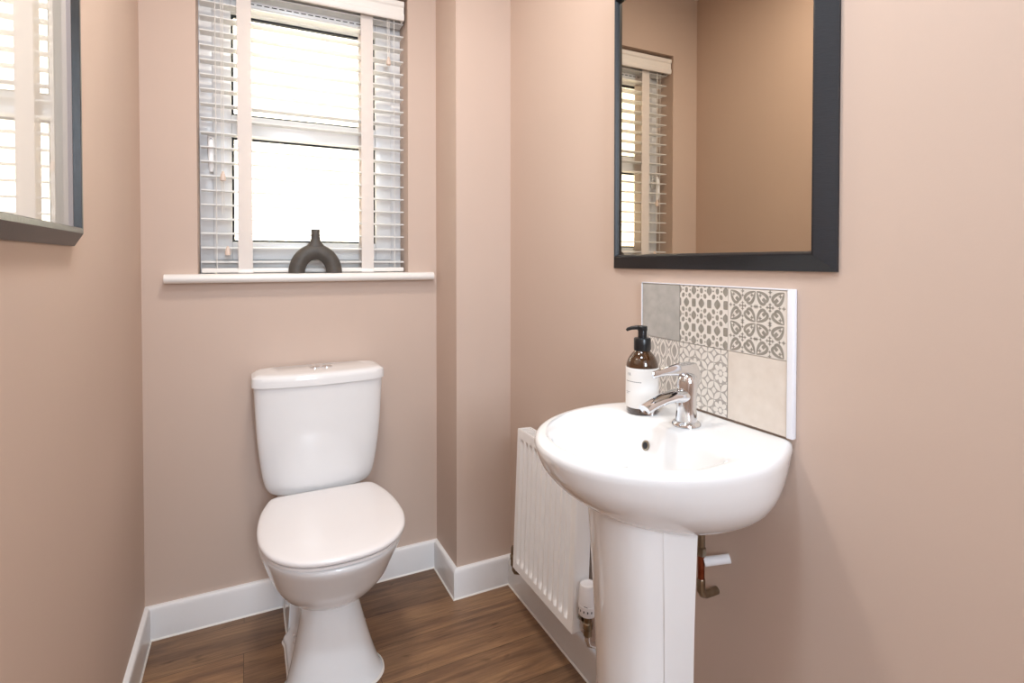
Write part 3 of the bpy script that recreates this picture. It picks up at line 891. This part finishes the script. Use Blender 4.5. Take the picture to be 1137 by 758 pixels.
# ------------------------------------------------------------------ mixer tap
tap = thing('mixer_tap', 'chrome single-lever mixer tap on the basin deck', 'tap', (1.0275, -1.186, 0.8435))
def tb(name, bm, m=None): return obj(name, bm, m or M['chrome'], tap, sm=50)
bm = bmesh.new(); lathe(bm, [(0.0265, 0), (0.0265, 0.003), (0.0235, 0.007), (0.0215, 0.0085)], seg=32); tb('tap_base', bm)
bm = bmesh.new()
tube(bm, [(0, 0, 0.005), (0, 0, 0.025), (0.0005, 0, 0.05), (0.002, 0, 0.068), (0.003, 0, 0.080), (0.004, 0, 0.092), (0.005, 0, 0.097)], [0.0205, 0.0185, 0.0180, 0.0185, 0.0190, 0.0165, 0.010], 28)
tb('tap_body', bm)
bm = bmesh.new()
tube(bm, [(0.004, 0, 0.055), (-0.015, 0, 0.0575), (-0.035, 0, 0.0575), (-0.060, 0, 0.0535), (-0.082, 0, 0.0475), (-0.100, 0, 0.0405)],
     [0.0165, 0.0170, 0.0160, 0.0155, 0.0150, 0.0145], 24, ry=[0.0150, 0.0140, 0.0115, 0.0100, 0.0090, 0.0085])
tube(bm, [(-0.088, 0, 0.042), (-0.092, 0, 0.031)], 0.0095, 20)
tb('spout', bm)
bm = bmesh.new()
tube(bm, [(0.020, 0, 0.074), (0.021, 0, 0.090), (0.015, 0, 0.1010), (0.0, 0, 0.1045), (-0.025, 0, 0.1060), (-0.048, 0, 0.1050), (-0.066, 0, 0.1030), (-0.078, 0, 0.1010), (-0.081, 0, 0.1000)],
     [0.012, 0.0160, 0.0165, 0.0150, 0.0115, 0.0085, 0.0072, 0.0066, 0.0045], 20, ry=[0.0035, 0.0055, 0.0055, 0.0045, 0.0036, 0.0032, 0.0034, 0.0036, 0.002])
tb('lever', bm)
# ------------------------------------------------------------------ soap bottle
BR = 0.0325
soap = thing('soap_bottle', 'amber glass pump soap bottle with white label on the basin rim', 'bottle', (1.012, -1.078, 0.8433))
amber = mat('amber_glass', (88, 44, 14), 0.04)
ab = amber.node_tree.nodes['Principled BSDF']; ab.inputs['Transmission Weight'].default_value = 0.55; ab.inputs['Coat Weight'].default_value = 1.0
noisy(amber, 8, (72, 42, 14), (92, 54, 18))
bm = bmesh.new()
lathe(bm, [(0.026, 0), (0.0305, 0.001), (BR, 0.005), (BR, 0.094), (0.0318, 0.100), (0.0295, 0.107), (0.0250, 0.115), (0.0195, 0.1215), (0.0160, 0.125), (0.0150, 0.130)], seg=48)
obj('glass_bottle', bm, amber, soap, sm=50)
label_m = noisy(mat('white_paper_label', (240, 236, 232), 0.6), 20, (238, 234, 230), (242, 239, 236))
bm = bmesh.new()
lathe(bm, [(BR + 0.0004, 0.013), (BR + 0.0007, 0.0132), (BR + 0.0007, 0.0928), (BR + 0.0004, 0.093)], seg=64)
# remove caps so the label is a sleeve
lab = obj('bottle_label', bm, label_m, soap)
# lettering and fine print wrapped on the label
ink = mat('label_ink', (96, 92, 96), 0.7)
camdir = math.atan2(-1.95 + 1.078, 0.287 - 1.012)
def wrap_text(txt, size, a0, z, bm):
    cu = bpy.data.curves.new('t', 'FONT'); cu.body = txt; cu.size = size; cu.resolution_u = 3
    to = bpy.data.objects.new('t', cu); COL.objects.link(to)
    dg = bpy.context.evaluated_depsgraph_get(); dg.update()
    me = bpy.data.meshes.new_from_object(to.evaluated_get(dg))
    bpy.data.objects.remove(to); bpy.data.curves.remove(cu)
    r = BR + 0.00085
    for v in me.vertices:
        a = camdir + a0 + v.co.x / r; v.co = (r * math.cos(a), r * math.sin(a), z + v.co.y)
    bm.from_mesh(me); bpy.data.meshes.remove(me)
bm = bmesh.new()
wrap_text('I R', 0.0085, -1.02, 0.0775, bm)
def wrap_bar(a0, a1, z, h):
    r = BR + 0.00085; n = 10
    r0 = [bm.verts.new((r * math.cos(camdir + a0 + (a1 - a0) * i / n), r * math.sin(camdir + a0 + (a1 - a0) * i / n), z)) for i in range(n + 1)]
    r1 = [bm.verts.new((v.co.x, v.co.y, z + h)) for v in r0]
    for i in range(n): bm.faces.new((r0[i], r0[i + 1], r1[i + 1], r1[i]))
obj('label_lettering', bm, ink, lab, sm=0); bm = bmesh.new()
for k in range(9): wrap_bar(-1.15 + k * 0.125, -1.15 + k * 0.125 + 0.095, 0.0655, 0.0012)
obj('label_print', bm, ink, lab, sm=0); bm = bmesh.new()
for k in range(3): wrap_bar(-1.15 + k * 0.13, -1.15 + k * 0.13 + 0.09, 0.044, 0.0009)
for k in range(2): wrap_bar(-1.15 + k * 0.13, -1.15 + k * 0.13 + 0.08, 0.041, 0.0009)
obj('label_print', bm, ink, lab, sm=0)
blk = noisy(mat('black_pump_plastic', (18, 19, 22), 0.3), 20, (16, 17, 20), (24, 25, 28))
bm = bmesh.new()
lathe(bm, [(0.0165, 0.1262), (0.0172, 0.128), (0.0172, 0.1495), (0.0160, 0.1515), (0.0090, 0.1525), (0.0088, 0.156), (0.0088, 0.1665), (0.0084, 0.168)], seg=36)
dx = math.cos(camdir - 0.55); dy = math.sin(camdir - 0.55)
pd = Vector((-0.62, 0.78, 0)).normalized()
tube(bm, [pd * 0.0 + Vector((0, 0, 0.1715)), pd * 0.012 + Vector((0, 0, 0.1720)), pd * 0.022 + Vector((0, 0, 0.1705)), pd * 0.030 + Vector((0, 0, 0.1675)), pd * 0.032 + Vector((0, 0, 0.1650))],
     [0.0055, 0.0046, 0.0040, 0.0036, 0.0030], 14)
lathe(bm, [(0.0098, 0.1665), (0.0100, 0.168), (0.0100, 0.1745), (0.0090, 0.1758)], seg=30)
obj('pump', bm, blk, soap)

# ------------------------------------------------------------------ radiator
RL, RH, RD = 0.345, 0.436, 0.047   # length, height, depth
rad = thing('radiator', 'white compact panel radiator with vertical flutes beside the basin', 'radiator', (1.036, -0.601, 0.183), (0, math.radians(2.3), 0))
# local: x = 0 front face -> +x to the wall, y along, z up
def RB(*a, **k): return B(*a, **k)
bm = bmesh.new()
nf = 11; cols_ = nf * 14; rows = 56; m0, m1 = 0.018, 0.030
grid = []
for j in range(rows + 1):
    z = RH * j / rows; row = []
    for i in range(cols_ + 1):
        y = -RL / 2 + RL * i / cols_
        u = (y + RL / 2 - m0) / (RL - 2 * m0)
        d = 0.0
        if 0 <= u <= 1:
            ph = (u * nf) % 1.0
            s = max(0.0, 1 - abs(ph - 0.5) / 0.34)     # channel profile
            # rounded ends of the channels
            e = 1.0
            if z < m1 + 0.012: e = max(0, min(1, (z - m1) / 0.012 + 0.0))
            if z > RH - m1 - 0.012: e = max(0, min(1, (RH - m1 - z) / 0.012))
            d = 0.0125 * math.sin(PI / 2 * min(1, s * 1.5)) * math.sqrt(e * (2 - e))
        row.append(bm.verts.new((0.0005 + d, y, z)))
    grid.append(row)
for j in range(rows):
    for i in range(cols_):
        bm.faces.new((grid[j][i], grid[j + 1][i], grid[j + 1][i + 1], grid[j][i + 1]))
# return edges of the panel
ext = bmesh.ops.extrude_edge_only(bm, edges=[e for e in bm.edges if e.is_boundary])
bmesh.ops.translate(bm, verts=[v for v in ext['geom'] if isinstance(v, bmesh.types.BMVert)], vec=(0.013, 0, 0))
obj('front_panel', bm, M['rad'], rad, sm=28)
bm = bmesh.new(); box(bm, RD - 0.010, RD - 0.002, -RL / 2 + 0.004, RL / 2 - 0.004, 0.006, RH - 0.006, 0.002)
obj('rear_panel', bm, M['rad'], rad)
for s in (-1, 1):
    y = s * (RL / 2)
    bm = bmesh.new(); box(bm, 0.0020, RD, min(y, y + s * 0.003), max(y, y + s * 0.003), 0.004, RH + 0.003, 0.001)
    obj('side_cover', bm, M['rad'], rad)
bm = bmesh.new()
box(bm, 0.0010, 0.0085, -RL / 2, RL / 2, RH - 0.001, RH + 0.004, 0.0012)
box(bm, RD - 0.006, RD, -RL / 2, RL / 2, RH - 0.001, RH + 0.004, 0.001)
nsl = 26
for k in range(nsl + 1):
    y = -RL / 2 + 0.006 + (RL - 0.012) * k / nsl
    box(bm, 0.0085, RD - 0.006, y - 0.0035, y + 0.0035, RH - 0.001, RH + 0.002)
obj('top_grille', bm, M['rad'], rad)
for y in (-0.11, 0.11):
    bm = bmesh.new(); box(bm, RD - 0.003, 0.0825, y - 0.015, y + 0.015, 0.10, 0.40, 0.002)
    obj('wall_bracket', bm, M['rad'], rad)
# far lockshield valve
lv = thing('lockshield_valve', 'small dark brass lockshield valve at the far end of the radiator', 'valve', (1.066, -0.372, 0.150))
bm = bmesh.new()
lathe(bm, [(0.007, 0), (0.009, 0.004), (0.009, 0.022), (0.011, 0.024), (0.011, 0.036), (0.008, 0.040), (0.0075, 0.062), (0.005, 0.066)], (0, 0, 0), 18)
tube(bm, [(0, 0, 0.032), (0, -0.022, 0.034), (-0.004, -0.062, 0.040)], 0.0075, 14)
obj('valve_body', bm, M['brass'], lv)
bm = bmesh.new(); tube(bm, [(0, 0, 0.004), (0, 0, -0.012), (0.006, 0, -0.024), (0.022, 0, -0.030), (0.052, 0, -0.030)], 0.0052, 12)
obj('tail_pipe', bm, M['brass'], lv)
# thermostatic valve
tv = thing('thermostatic_valve', 'white thermostatic radiator valve on a brass elbow between radiator and basin pedestal', 'valve', (1.068, -0.801, 0.186))
bm = bmesh.new()
lathe(bm, [(0.0085, 0), (0.011, 0.003), (0.011, 0.018), (0.013, 0.021), (0.013, 0.035), (0.0105, 0.038), (0.0105, 0.052), (0.0150, 0.054), (0.0150, 0.064)], (0, 0, 0), 24)
tube(bm, [(0, 0, 0.046), (-0.002, 0.016, 0.046), (-0.004, 0.032, 0.046)], [0.010, 0.009, 0.0085], 16)
tube(bm, [(-0.003, 0.010, 0.046), (-0.004, 0.019, 0.046)], [0.0135, 0.0135], 8)
obj('valve_body', bm, M['brass'], tv, sm=30)
bm = bmesh.new()
lathe(bm, [(0.0230, 0.060), (0.0240, 0.062), (0.0240, 0.086), (0.0230, 0.0872), (0.0230, 0.0885), (0.0238, 0.0895), (0.0212, 0.132), (0.0195, 0.1370), (0.0150, 0.1390), (0.0142, 0.1375)], (0, 0, 0), 40)
head = obj('valve_head', bm, M['plastic'], tv, sm=30)
bm = bmesh.new()
ca = math.atan2(-1.95 + .805, .287 - 1.068)
for k in range(-3, 6):
    a = ca + k * 0.42; r = 0.0242
    for s_, zz_, hh in ((0.0012, 0.072, 0.0055),):
        v = [bm.verts.new((r * math.cos(a + t), r * math.sin(a + t), z)) for t, z in ((-.06, zz_), (.06, zz_), (.06, zz_ + hh), (-.06, zz_ + hh))]
        bm.faces.new(v)
v = [bm.verts.new((0.0241 * math.cos(ca + t), 0.0241 * math.sin(ca + t), z)) for t, z in ((-.42, .0900), (-.05, .0888), (.0, .0868), (-.40, .0885))]
bm.faces.new(v)
obj('setting_marks', bm, M['dark'], head, sm=0)
bm = bmesh.new(); tube(bm, [(0, 0, 0.004), (0, 0, -0.010), (0.004, 0, -0.022), (0.018, 0, -0.030), (0.046, 0, -0.030)], [0.0085, 0.0078, 0.0075, 0.0075, 0.0075], 14)
obj('tail_pipe', bm, M['chrome'], tv)

# ------------------------------------------------------------------ supply pipe behind the pedestal
px, py = 1.088, -1.166
sp = thing('supply_pipe', 'copper and brass water supply pipe with isolating valve behind the basin pedestal', 'pipe', (px, py, 0.493))
bm = bmesh.new(); tube(bm, [(0, 0, 0.185), (0, 0, 0.135)], 0.0040, 12); obj('flexible_tail', bm, M['chrome'], sp)
bm = bmesh.new()
lathe(bm, [(0.0088, 0.125), (0.0092, 0.127), (0.0092, 0.142), (0.007, 0.144)], (0, 0, 0), 6)
lathe(bm, [(0.0065, 0.095), (0.0075, 0.098), (0.0075, 0.124), (0.006, 0.126)], (0, 0, 0), 20)
lathe(bm, [(0.0088, 0.078), (0.0094, 0.080), (0.0094, 0.094), (0.007, 0.096)], (0, 0, 0), 6)
obj('isolating_valve', bm, M['brass'], sp)
bm = bmesh.new(); tube(bm, [(0, 0, 0.082), (0, 0, 0.022)], 0.0066, 16); obj('copper_pipe', bm, M['copper'], sp)
bm = bmesh.new()
lathe(bm, [(0.0082, 0.016), (0.0082, 0.030), (0.0072, 0.032)], (0, 0, 0), 20)
tube(bm, [(0, 0, 0.020), (0, 0, 0.008), (0.004, 0, 0.001), (0.012, 0, -0.003), (0.042, 0, -0.003)], 0.0080, 16)
obj('compression_elbow', bm, M['brass'], sp)
bm = bmesh.new()
tube(bm, [(0.004, -0.004, 0.066), (0.028, -0.022, 0.073), (0.0425, -0.032, 0.077)], [0.0095, 0.0090, 0.0090], 16)
clipo = obj('pipe_clip', bm, M['plastic'], sp); clipo['label'] = 'white plastic clip holding the pipe to the wall'

# ------------------------------------------------------------------ ceiling lamps (out of frame; the one nearer the door is added)
for ly, lb in ((-0.85, 'round flush white ceiling lamp nearer the window'), (-1.60, 'added round flush white ceiling lamp nearer the door')):
    cl = thing('ceiling_lamp', lb, 'lamp', (0.46 if ly > -1 else 0.36, ly, H), group='ceiling lamps')
    bm = bmesh.new()
    prof = [(0.122, -0.001), (0.130, -0.005), (0.130, -0.038), (0.124, -0.044), (0.116, -0.044), (0.114, -0.010)]
    lathe(bm, prof, (0, 0, 0), 48)
    obj('lamp_ring', bm, M['ceramic'], cl)
